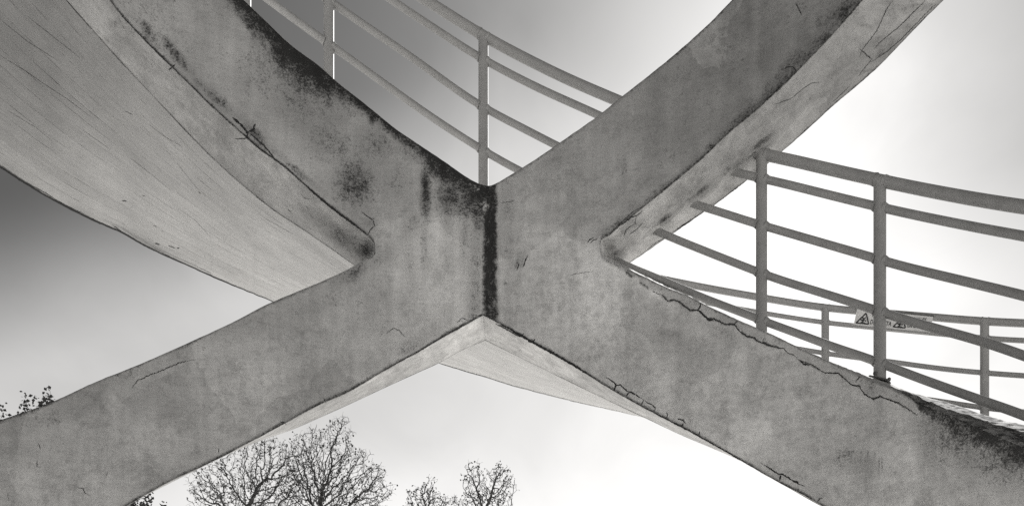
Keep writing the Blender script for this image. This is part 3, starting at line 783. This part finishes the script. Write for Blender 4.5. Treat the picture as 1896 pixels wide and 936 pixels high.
# joints at the lower front edges
def along(fn, x0, x1, dy, st=8): return [(x, float(fn(x)) + dy) for x in np.arange(x0, x1 + .1, st)]
CR.append((along(UL_BOT, 206, 440, -1.6), .8, .4)); CR.append((along(UL_BOT, 440, 560, -1.6), 1.2, .4)); CR.append((along(UL_BOT, 560, 684, -1.8), 2.6, .4))
CR.append((along(LR_BOT, 926, 1180, -2.0), 3.0, .5)); CR.append((along(LR_BOT, 1180, 1420, -1.8), 1.8, .4))
CR.append((along(LL_BOT, 520, 880, -2.0), 1.0, .5))
CR.append(([(918, 600), (930, 604), (950, 616), (966, 624)], 4.0, .7)); CR.append(([(966, 622), (970, 616)], 2.0, .3)); CR.append(([(986, 634), (991, 627)], 2.0, .3)); CR.append(([(1023, 655), (1026, 650)], 1.6, .3))
CR.append(([(968, 495), (972, 485), (977, 472)], 1.6, .5)); CR.append(([(957, 500), (961, 488)], 1.2, .4))
for i, (p, w_, j) in enumerate(CR): crack(p, w_, j, seed=i)

# ------------------------------------------------------------------ tubes
def tube(path, r, sides=20, caps=True, name='tube'):
    path = np.asarray(path, float); n = len(path)
    r = np.broadcast_to(np.asarray(r, float), (n,))
    t = np.gradient(path, axis=0); t /= np.linalg.norm(t, axis=1, keepdims=True)
    up = np.array([0, 0, 1.0]) if abs(t[0, 2]) < .9 else np.array([0, 1.0, 0])
    s1 = np.cross(t, up); s1 /= np.linalg.norm(s1, axis=1, keepdims=True); s2 = np.cross(s1, t)
    an = np.linspace(0, 2 * np.pi, sides, endpoint=False)
    ring = path[:, None] + r[:, None, None] * (np.cos(an)[None, :, None] * s1[:, None] + np.sin(an)[None, :, None] * s2[:, None])
    idx = np.arange(n * sides).reshape(n, sides)
    f = np.stack([idx[:-1], np.roll(idx[:-1], -1, 1), np.roll(idx[1:], -1, 1), idx[1:]], -1).reshape(-1, 4)
    v = ring.reshape(-1, 3)
    if caps:
        v = np.concatenate([v, path[:1], path[-1:]])
        c0, c1 = n * sides, n * sides + 1
        k = np.arange(sides); k2 = (k + 1) % sides
        f = np.concatenate([f, np.stack([np.full(sides, c0), k2, k, k], -1)[:, [0, 1, 2, 2]], np.stack([np.full(sides, c1), idx[-1][k], idx[-1][k2], idx[-1][k2]], -1)])
    return v, f

def mesh_tri_quads(name, v, f, smooth_=True, sharp=40):
    """quads, with the caps given as quads that repeat their last corner"""
    me = bpy.data.meshes.new(name)
    fl = [tuple(q) if len(set(q)) == 4 else tuple(dict.fromkeys(q)) for q in np.asarray(f).tolist()]
    me.from_pydata(np.asarray(v).tolist(), [], fl)
    me.validate()
    if smooth_:
        me.polygons.foreach_set('use_smooth', np.ones(len(me.polygons), bool)); me.set_sharp_from_angle(angle=math.radians(sharp))
    return me

RS = [(k, math.exp(-(k / 42.0) ** 2)) for k in range(-84, 85, 7)]
def rail_path(pts, depth, x0=None, x1=None, st=9.0):
    f = curve(pts)
    x0 = pts[0][0] if x0 is None else x0; x1 = pts[-1][0] if x1 is None else x1
    x = np.linspace(x0, x1, max(3, int(abs(x1 - x0) / st)))
    y = sum(w_ * f(x + k) for k, w_ in RS) / sum(w_ for k, w_ in RS)
    return P3(x, y, depth(x))

# plan of the near railing: 0.42 m behind the walls, rounded where they meet
_xx = np.arange(-200, 2150, 5.0)
_q = P3(_xx, 0, DW(_xx)); _n = back_dir(_xx)
_ox = _q[:, 0] + .42 * _n[:, 0]; _oy = _q[:, 1] + .42 * _n[:, 1]; _opx = CX + _ox / _oy * F
_o = np.argsort(_opx)
def D_NEAR(x):
    x = np.asarray(x, float)
    return sum(np.interp(x + k, _opx[_o], _oy[_o]) for k in (-60, -30, 0, 30, 60)) / 5
def D_RAIL_FAR(x): return D_FAR(x) - .16

NEAR = [
    [(560, -160), (640, -98), (720, -42), (788, 0), (846, 37), (911, 76), (968, 106), (1049, 146), (1138, 184), (1260, 235), (1400, 283), (1471, 298), (1500, 305), (1633, 335), (1768, 362), (1896, 383), (2060, 402)],
    [(480, -190), (560, -125), (640, -62), (724, 0), (805, 53), (885, 105), (907, 117), (988, 159), (1106, 212), (1230, 270), (1348, 316), (1400, 328), (1432, 335), (1500, 352), (1640, 386), (1768, 413), (1896, 437), (2060, 464)],
    [(440, -135), (520, -68), (609, 1), (684, 53), (765, 108), (883, 192), (905, 205), (968, 237), (1025, 267), (1150, 324), (1275, 375), (1317, 387), (1400, 414), (1432, 423), (1507, 445), (1614, 476), (1640, 484), (1768, 516), (1896, 547), (2060, 592)],
    [(380, -95), (440, -45), (497, 0), (550, 39), (598, 74), (623, 91), (724, 164), (805, 221), (883, 271), (905, 285), (960, 315), (1090, 376), (1207, 424), (1240, 438), (1317, 469), (1401, 502), (1421, 510), (1507, 537), (1614, 571), (1640, 580), (1727, 606), (1824, 633), (1896, 658), (2060, 716)],
    [(340, -30), (400, 22), (497, 88), (598, 160), (724, 248), (883, 358), (960, 398), (1090, 460), (1136, 481), (1160, 492), (1221, 516), (1302, 551), (1363, 574), (1400, 588), (1422, 597), (1500, 625), (1532, 638), (1615, 665), (1644, 677), (1776, 726), (1896, 768), (2060, 838)],
]
def railing(name, label, cat_, rails, depth, posts, r_top, r_bar, r_post, base_of, x_range=None):
    x0, x1 = posts[0][0], posts[-1][0]
    root = tag(empty(name, P3(posts[0][0], posts[0][1], depth(posts[0][0])).tolist()), label, cat_)
    for k, pts in enumerate(rails):
        r = r_top if k == 0 else r_bar
        p = rail_path(pts, depth)
        rr = np.full(len(p), r)
        if k:                                                  # weld beads where the tube meets a post
            s_ = np.linspace(pts[0][0], pts[-1][0], len(p))
            extra = []
        v, f = tube(p, rr, 22)
        link_mesh('top_rail' if k == 0 else 'rail', mesh_tri_quads('rail', v, f), M_PAINT, root)
    f0 = curve(rails[0])
    for (xp, yb) in posts:
        d = float(depth(xp))
        top = P3(xp, float(f0(xp)), d); bot = P3(xp, yb, d)
        zz = np.linspace(bot[2], top[2], 30)
        v, f = tube(np.stack([np.full(30, top[0]), np.full(30, top[1]), zz], 1), r_post, 26)
        po = link_mesh('post', mesh_tri_quads('post', v, f), M_PAINT, root)
        for k, pts in enumerate(rails):                        # weld beads: short flared collars round the tube ends
            fk = lambda x_, c_=curve(pts): sum(w_ * c_(x_ + k_) for k_, w_ in RS) / sum(w_ for k_, w_ in RS)
            yk = float(fk(xp))
            if yk > yb - 4: continue
            r = r_top if k == 0 else r_bar
            for sgn in (-1, 1):
                xa = xp + sgn * (r_post * F / d * .70); xb = xp + sgn * (r_post * F / d * 1.16)
                q = rail_path(pts, depth, xa, xb, abs(xb - xa) / 5)
                v, f = tube(q, r + np.linspace(.008 if k else .004, .0012, len(q)), 16, False)
                link_mesh('weld_bead', mesh_tri_quads('weld_bead', v, f), M_PAINT, po)
    return root

near = railing('railing', 'grey tubular steel railing running behind the X and through its upper right arm', 'railing', NEAR, D_NEAR,
               [(455, 90), (609, 178), (895, 392), (1410, 635), (1629, 703), (1960, 838)], .0375, .0270, .0375, None)
# foot plate of the post by the cracked coping
bx = float(D_NEAR(1629)); c0 = P3(1629, 702, bx)
def box_mesh(name, c, sz, yaw=0.0, tilt=0.0, bev=.004):
    import bmesh
    bm = bmesh.new(); bmesh.ops.create_cube(bm, size=1.0)
    for v in bm.verts: v.co = Vector((v.co.x * sz[0], v.co.y * sz[1], v.co.z * sz[2]))
    if bev: bmesh.ops.bevel(bm, geom=bm.edges[:], offset=bev, segments=2, affect='EDGES')
    bm.transform(Matrix.Translation(Vector(c)) @ Matrix.Rotation(yaw, 4, 'Z') @ Matrix.Rotation(tilt, 4, 'Y'))
    me = bpy.data.meshes.new(name); bm.to_mesh(me); bm.free()
    return me
fp = link_mesh('foot_plate', box_mesh('foot_plate', c0, (.125, .10, .012), math.radians(-35), math.radians(22)), M_STEEL, near)
for sx_ in (-1, 1):
    link_mesh('bolt', box_mesh('bolt', c0 + np.array([sx_ * .045, -.03, .012 - sx_ * .02]), (.018, .018, .022), .3, .3, .003), M_STEEL, near)

FAR = [
    [(1090, 488), (1180, 507), (1269, 525), (1337, 538), (1401, 549), (1459, 559), (1529, 569.5), (1591, 575.5), (1660, 581), (1731, 587), (1788, 592), (1823, 594.5), (1896, 598), (2060, 603)],
    [(1090, 517), (1180, 536), (1308, 560), (1401, 577), (1480, 590), (1521, 596), (1557, 600), (1650, 609), (1736, 617), (1813, 624.5), (1839, 627), (1896, 630), (2060, 636)],
    [(1090, 568), (1180, 587), (1308, 613), (1401, 631), (1495, 648), (1518, 652), (1557, 658), (1644, 668), (1711, 678), (1813, 689), (1839, 691), (1896, 695), (2060, 704)],
    [(1090, 620), (1180, 640), (1308, 668), (1401, 688), (1518, 711), (1644, 729), (1736, 741), (1811, 753), (1836, 756), (1896, 762), (2060, 774)],
]
far = railing('railing', 'far railing beyond the right arm, carrying the white warning sign', 'railing', FAR, D_RAIL_FAR,
              [(1230, 735), (1528, 775), (1823, 800), (2040, 822)], .0365, .0245, .0375, None)

# ------------------------------------------------------------------ warning sign on the far railing
sg_d = lambda x: D_RAIL_FAR(x) - .052
K = [P3(1587, 571.5, sg_d(1587)), P3(1728, 586, sg_d(1728)), P3(1721, 614.5, sg_d(1721)), P3(1580.5, 601, sg_d(1580))]   # TL TR BR BL
nrm = np.cross(K[1] - K[0], K[3] - K[0]); nrm /= np.linalg.norm(nrm)
if nrm[1] > 0: nrm = -nrm
def sg(u, v, lift=0.0):
    u = np.asarray(u, float)[..., None]; v = np.asarray(v, float)[..., None]
    return K[0] * (1 - u) * (1 - v) + K[1] * u * (1 - v) + K[2] * u * v + K[3] * (1 - u) * v + nrm * lift
sign = tag(empty('warning_sign', K[3].tolist()), 'white warning sign with two black triangles, fixed to the far railing', 'sign')
def slab_uv(name, quad, l0, l1, mat, parent):
    lo = [sg(u, v, l0) for u, v in quad]; hi = [sg(u, v, l1) for u, v in quad]
    n_ = len(quad)
    f = [tuple(range(n_))[::-1], tuple(range(n_, 2 * n_))] + [(i, (i + 1) % n_, n_ + (i + 1) % n_, n_ + i) for i in range(n_)]
    me = bpy.data.meshes.new(name); me.from_pydata([tuple(p) for p in lo + hi], [], f); me.validate()
    return link_mesh(name, me, mat, parent)
slab_uv('panel', [(0, 0), (1, 0), (1, 1), (0, 1)], -.004, 0, M_SIGN, sign)
slab_uv('mounting_strip', [(0.0, 1.01), (1.0, 1.01), (.995, 1.14), (.0, 1.14)], -.012, .004, M_PAINT, sign)
slab_uv('mounting_strip', [(0.0, -.10), (1.0, -.10), (1.0, -.005), (.0, -.005)], -.012, .004, M_STEEL, sign)
for u in (.02, .5, .97):
    c = sg(u, 1.07, .006); v, f = tube(np.stack([c, c + nrm * .01]), .008, 8); link_mesh('screw', mesh_tri_quads('screw', v, f), M_PAINT, sign)
def ink(name, polys, lift=.0022):
    V, Fc = [], []
    for poly in polys:
        b0 = len(V); V += [tuple(sg(u, v, lift)) for u, v in poly]; Fc.append(tuple(range(b0, b0 + len(poly))))
    me = bpy.data.meshes.new(name); me.from_pydata(V, [], Fc); me.validate()
    return link_mesh(name, me, M_INK, sign)
AS = 141 / 30.0
def thick(p, q, w_):
    dx, dy = (q[0] - p[0]) * AS, q[1] - p[1]; L_ = math.hypot(dx, dy); nx_, ny_ = -dy / L_ * w_ / 2, dx / L_ * w_ / 2
    return [(p[0] + nx_ / AS, p[1] + ny_), (q[0] + nx_ / AS, q[1] + ny_), (q[0] - nx_ / AS, q[1] - ny_), (p[0] - nx_ / AS, p[1] - ny_)]
def triangle(u0, v0, us, vs, slim=1.0):
    t_ = lambda a, b: (u0 + a * us, v0 + b * vs)
    A, B, Cc = t_(0.0, 1.0), t_(.62, 0.0), t_(1.0, 1.0)
    ps = [thick(A, B, .085), thick(B, Cc, .085), thick(A, Cc, .085)]
    body = [((.48, .58), (.56, .78), .15), ((.52, .60), (.40, .38), .07), ((.54, .60), (.66, .40), .07), ((.40, .38), (.47, .24), .06), ((.54, .76), (.30, .66), .08), ((.55, .78), (.38, .92), .08), ((.38, .92), (.72, .92), .06)]
    ps += [thick(t_(*p), t_(*q), w_) for p, q, w_ in body]
    hc = t_(.70, .72); ps.append([(hc[0] + .035 / AS * math.cos(a) * 1.4, hc[1] + .035 * math.sin(a) * 1.4) for a in np.linspace(0, 6.28, 9)[:-1]])
    return ps
ink('pictogram', triangle(.028, .20, .17, .66))
ink('pictogram', triangle(.525, .22, .16, .66))
def lettering(txt, u0, u1, v0, v1):
    cu = bpy.data.curves.new('lettering', 'FONT'); cu.body = txt; cu.resolution_u = 2; cu.offset = 0.022
    o = bpy.data.objects.new('lettering', cu); C.objects.link(o)
    dg = bpy.context.evaluated_depsgraph_get(); dg.update()
    me = bpy.data.meshes.new_from_object(o.evaluated_get(dg))
    bpy.data.objects.remove(o); bpy.data.curves.remove(cu)
    co = np.zeros(len(me.vertices) * 3, np.float32); me.vertices.foreach_get('co', co); co = co.reshape(-1, 3)
    a_, b_ = co.min(0), co.max(0)
    u = u0 + (co[:, 0] - a_[0]) / (b_[0] - a_[0]) * (u1 - u0); v = v1 + (co[:, 1] - a_[1]) / (b_[1] - a_[1]) * (v0 - v1)
    me.vertices.foreach_set('co', sg(u, v, .0022).astype(np.float32).ravel())
    me.materials.clear(); me.update()
    return link_mesh('lettering', me, M_INK, sign)
lettering('PERICOLO', .225, .475, .14, .40)
lettering('DI CADUTA', .215, .495, .56, .86)
lettering('NON SALIRE', .70, .925, .13, .34)
lettering('DAI LATI', .705, .86, .62, .82)

# ------------------------------------------------------------------ trees
def seg_mesh(A, B, ra, rb, sides):
    A, B = np.asarray(A, float), np.asarray(B, float)
    t = B - A; t /= (np.linalg.norm(t, axis=1, keepdims=True) + 1e-9)
    up = np.where(np.abs(t[:, 2:3]) < .9, np.array([[0, 0, 1.0]]), np.array([[1.0, 0, 0]]))
    s1 = np.cross(t, up); s1 /= np.linalg.norm(s1, axis=1, keepdims=True); s2 = np.cross(s1, t)
    an = np.linspace(0, 2 * np.pi, sides, endpoint=False)
    d = np.cos(an)[None, :, None] * s1[:, None] + np.sin(an)[None, :, None] * s2[:, None]
    v = np.concatenate([A[:, None] + d * np.asarray(ra)[:, None, None], B[:, None] + d * np.asarray(rb)[:, None, None]], 1)
    n = len(A); b0 = (np.arange(n) * 2 * sides)[:, None]; k = np.arange(sides); k2 = (k + 1) % sides
    f = np.stack([b0 + k, b0 + k2, b0 + sides + k2, b0 + sides + k], -1)
    return v.reshape(-1, 3), f.reshape(-1, 4)

def quads(P, size, r_, droop=0.0):
    n = len(P)
    a = r_.normal(size=(n, 3)); a[:, 2] -= droop; a /= np.linalg.norm(a, axis=1, keepdims=True)
    b = r_.normal(size=(n, 3)); b -= a * (a * b).sum(1, keepdims=True); b /= np.linalg.norm(b, axis=1, keepdims=True)
    s_ = (size * r_.uniform(.6, 1.4, n))[:, None]
    c = np.cross(a, b) * s_ * .12
    v = np.stack([P, P + a * s_ * .5 + b * s_ * .38 + c, P + a * s_, P + a * s_ * .5 - b * s_ * .38 + c], 1)
    return v.reshape(-1, 3), (np.arange(n) * 4)[:, None] + np.arange(4)[None]

def bare_tree(xp, D, lobes, fork_y, label, seed, n_att=1500, step=.18, rmin=.0095, trunk_r=.2, leaf=.12, leaf_n=1000):
    """grown by space colonisation: lobes are (column, row, half-width, half-height) of the crown masses in the photograph, at distance D"""
    r_ = np.random.default_rng(seed)
    ppm = F / D
    base = np.array([(xp - CX) / ppm, D, 0.0])
    att = []
    tot = sum(l[2] * l[3] for l in lobes)
    for (lx, ly, lw, lh) in lobes:
        n_ = int(n_att * lw * lh / tot)
        q = r_.normal(size=(n_, 3)); q /= np.linalg.norm(q, axis=1, keepdims=True); q *= r_.uniform(.15, 1, (n_, 1)) ** .45
        c = P3(lx, ly, D)
        att.append(c + q * np.array([lw / ppm, lw / ppm * .9, lh / ppm]))
    att = np.concatenate(att)
    fz = P3(xp, fork_y, D)[2]
    nodes = [base + np.array([0, 0, z_]) + np.append(r_.normal(size=2) * .04, 0) * (z_ > .5) for z_ in np.arange(0, fz, .4)]
    par = [-1] + list(range(len(nodes) - 1))
    nodes = [np.array(n_) for n_ in nodes]
    alive = np.ones(len(att), bool)
    N = np.array(nodes); near_i = np.zeros(len(att), int); near_d = np.full(len(att), 1e9)
    def upd(lo):
        d = np.linalg.norm(att[:, None] - N[None, lo:], axis=2)
        k = d.argmin(1); dm = d[np.arange(len(att)), k]
        b_ = dm < near_d; near_d[b_] = dm[b_]; near_i[b_] = k[b_] + lo
    upd(max(0, len(N) - 4))
    for it in range(170):
        use = alive & (near_d < (8.0 if it < 30 else 2.2))
        if not use.any(): break
        ids = np.unique(near_i[use])
        new, pp = [], []
        for i in ids:
            sel = use & (near_i == i)
            v = att[sel] - N[i]; v = (v / (np.linalg.norm(v, axis=1, keepdims=True) + 1e-6)).sum(0)
            v = v / (np.linalg.norm(v) + 1e-6) + r_.normal(size=3) * .36 + np.array([0, 0, .06])
            new.append(N[i] + v / np.linalg.norm(v) * step * r_.uniform(.8, 1.2)); pp.append(i)
        lo = len(N); N = np.concatenate([N, np.array(new)]); par += pp
        upd(lo)
        alive &= near_d > step * 1.15
        if len(N) > 9000: break
    par = np.array(par); n = len(N)
    cnt = np.zeros(n, int)
    for i in range(n - 1, 0, -1):
        pass
    # tips carry rmin; thickness adds up towards the trunk
    e = 2.2; acc = np.zeros(n)
    for i in range(n - 1, -1, -1):
        if acc[i] == 0: acc[i] = rmin ** e
        if par[i] >= 0: acc[par[i]] += acc[i]; cnt[par[i]] += 1
    rad = np.minimum(acc ** (1 / e), trunk_r)
    tips = np.where(cnt == 0)[0]
    i = np.arange(1, n); pr = par[1:]
    ra = np.minimum(rad[pr], rad[i] * 1.35)
    root = tag(empty('bare_tree', base.tolist()), label, 'tree', 'bare winter trees beyond the ramp')
    big = rad[i] > .045
    v, f = seg_mesh(N[pr[big]], N[i[big]], ra[big], rad[i[big]], 8)
    link_mesh('trunk', np_mesh('trunk', v, f, True, 0), M_BARK, root)
    v, f = seg_mesh(N[pr[~big]], N[i[~big]], ra[~big], rad[i[~big]], 4)
    # fine twigs from the thin wood
    thin = np.where(rad < .022)[0]
    src = r_.choice(thin, min(len(thin), 2600))
    d = r_.normal(size=(len(src), 3)); d[:, 2] += .35; d /= np.linalg.norm(d, axis=1, keepdims=True)
    ln = r_.uniform(.12, .42, (len(src), 1)); mid = N[src] + d * ln * .5 + r_.normal(size=(len(src), 3)) * .03
    end = N[src] + d * ln
    k = len(src)
    v2, f2 = seg_mesh(np.concatenate([N[src], mid]), np.concatenate([mid, end]), np.full(2 * k, rmin * .62), np.full(2 * k, rmin * .45), 3)
    V = np.concatenate([v, v2]); Fq = np.concatenate([f, f2 + len(v)])
    cr = link_mesh('crown', np_mesh('crown', V, Fq, True, 0), M_BARK, root)
    lp = np.concatenate([end[r_.integers(0, k, int(leaf_n * .7))], N[tips[r_.integers(0, len(tips), int(leaf_n * .3))]]])
    lv, lf = quads(lp, leaf, r_, 1.6)
    lo_ = link_mesh('leaf', np_mesh('leaf', lv, lf, False), M_LEAF, cr); lo_['kind'] = 'stuff'
    return root

bare_tree(458, 44, [(415, 895, 72, 50), (500, 860, 60, 58), (470, 930, 80, 50), (385, 920, 40, 45), (520, 905, 50, 55), (545, 868, 36, 46), (448, 842, 26, 22)], 962, 'bare tree under the lower left arm, its forked limbs leaning left', 11, 2300)
bare_tree(592, 46, [(600, 850, 62, 70), (570, 900, 60, 60), (655, 880, 62, 55), (690, 905, 45, 45), (625, 920, 90, 40), (632, 795, 26, 30), (560, 835, 36, 38)], 950, 'tallest bare tree, just right of the left arm, with a rounded crown', 23, 2900)
bare_tree(792, 62, [(785, 925, 34, 34), (795, 905, 16, 26), (765, 935, 20, 24), (820, 935, 22, 24)], 985, 'small bare tree low at the bottom, between the tall bare tree and the last one', 31, 700, .22, .014, .16, .13, 420)
bare_tree(898, 60, [(880, 895, 26, 44), (925, 895, 32, 40), (900, 930, 52, 32), (935, 875, 12, 22), (868, 875, 12, 22), (850, 935, 22, 20)], 985, 'rightmost bare tree, below the middle of the X', 43, 1300, .22, .014, .17, .13, 640)

def leafy_tree(xp, D, cy, rw, rh, label, seed, n=17000):
    r_ = np.random.default_rng(seed); ppm = F / D
    base = np.array([(xp - CX) / ppm, D, 0.0]); c = P3(xp, cy, D)
    root = tag(empty('leafy_tree', base.tolist()), label, 'tree')
    # limbs
    A, B, RA, RB = [], [], [], []
    hz = c[2] - rh / ppm * .4
    zz = np.linspace(0, hz, 9)
    st = np.stack([base[0] + .12 * np.sin(zz), base[1] + 0 * zz, zz], 1)
    A += list(st[:-1]); B += list(st[1:]); RA += list(np.linspace(.24, .15, 8)); RB += list(np.linspace(.23, .14, 8))
    ends = []
    for k in range(150):
        q = r_.normal(size=3); q[2] = abs(q[2]) * .9 + .15; q /= np.linalg.norm(q); q *= r_.uniform(.75, 1.0)
        e_ = c + q * np.array([rw, rw, rh]) / ppm
        s_ = st[-1 - r_.integers(0, 3)]
        m1 = s_ * .55 + e_ * .45 + r_.normal(size=3) * .2
        A += [s_, m1]; B += [m1, e_]; RA += [.07, .04]; RB += [.04, .012]; ends.append((m1, e_))
    v, f = seg_mesh(A, B, np.array(RA), np.array(RB), 6)
    link_mesh('trunk', np_mesh('trunk', v, f, True, 0), M_BARK, root)
    pts = []
    per = n // len(ends)
    for m1, e_ in ends:                                        # leafy shoots that end in ragged sprigs
        t = r_.uniform(.15, 1.06, (per, 1)); sp = .30 * (1.15 - t)
        pts.append(m1 * (1 - t) + e_ * t + r_.normal(size=(per, 3)) * sp)
        up = e_ + np.array([0, 0, 1.0]) * r_.uniform(0, .55, (per // 4, 1)) + r_.normal(size=(per // 4, 3)) * .07
        pts.append(up)
    lv, lf = quads(np.concatenate(pts), .10, r_, .2)
    o = link_mesh('crown', np_mesh('crown', lv, lf, False), M_GREEN, root); o['kind'] = 'stuff'
    return root
leafy_tree(95, 24, 985, 200, 232, 'dark leafy tree behind the lower left arm, its sprigs showing over the edge', 5)
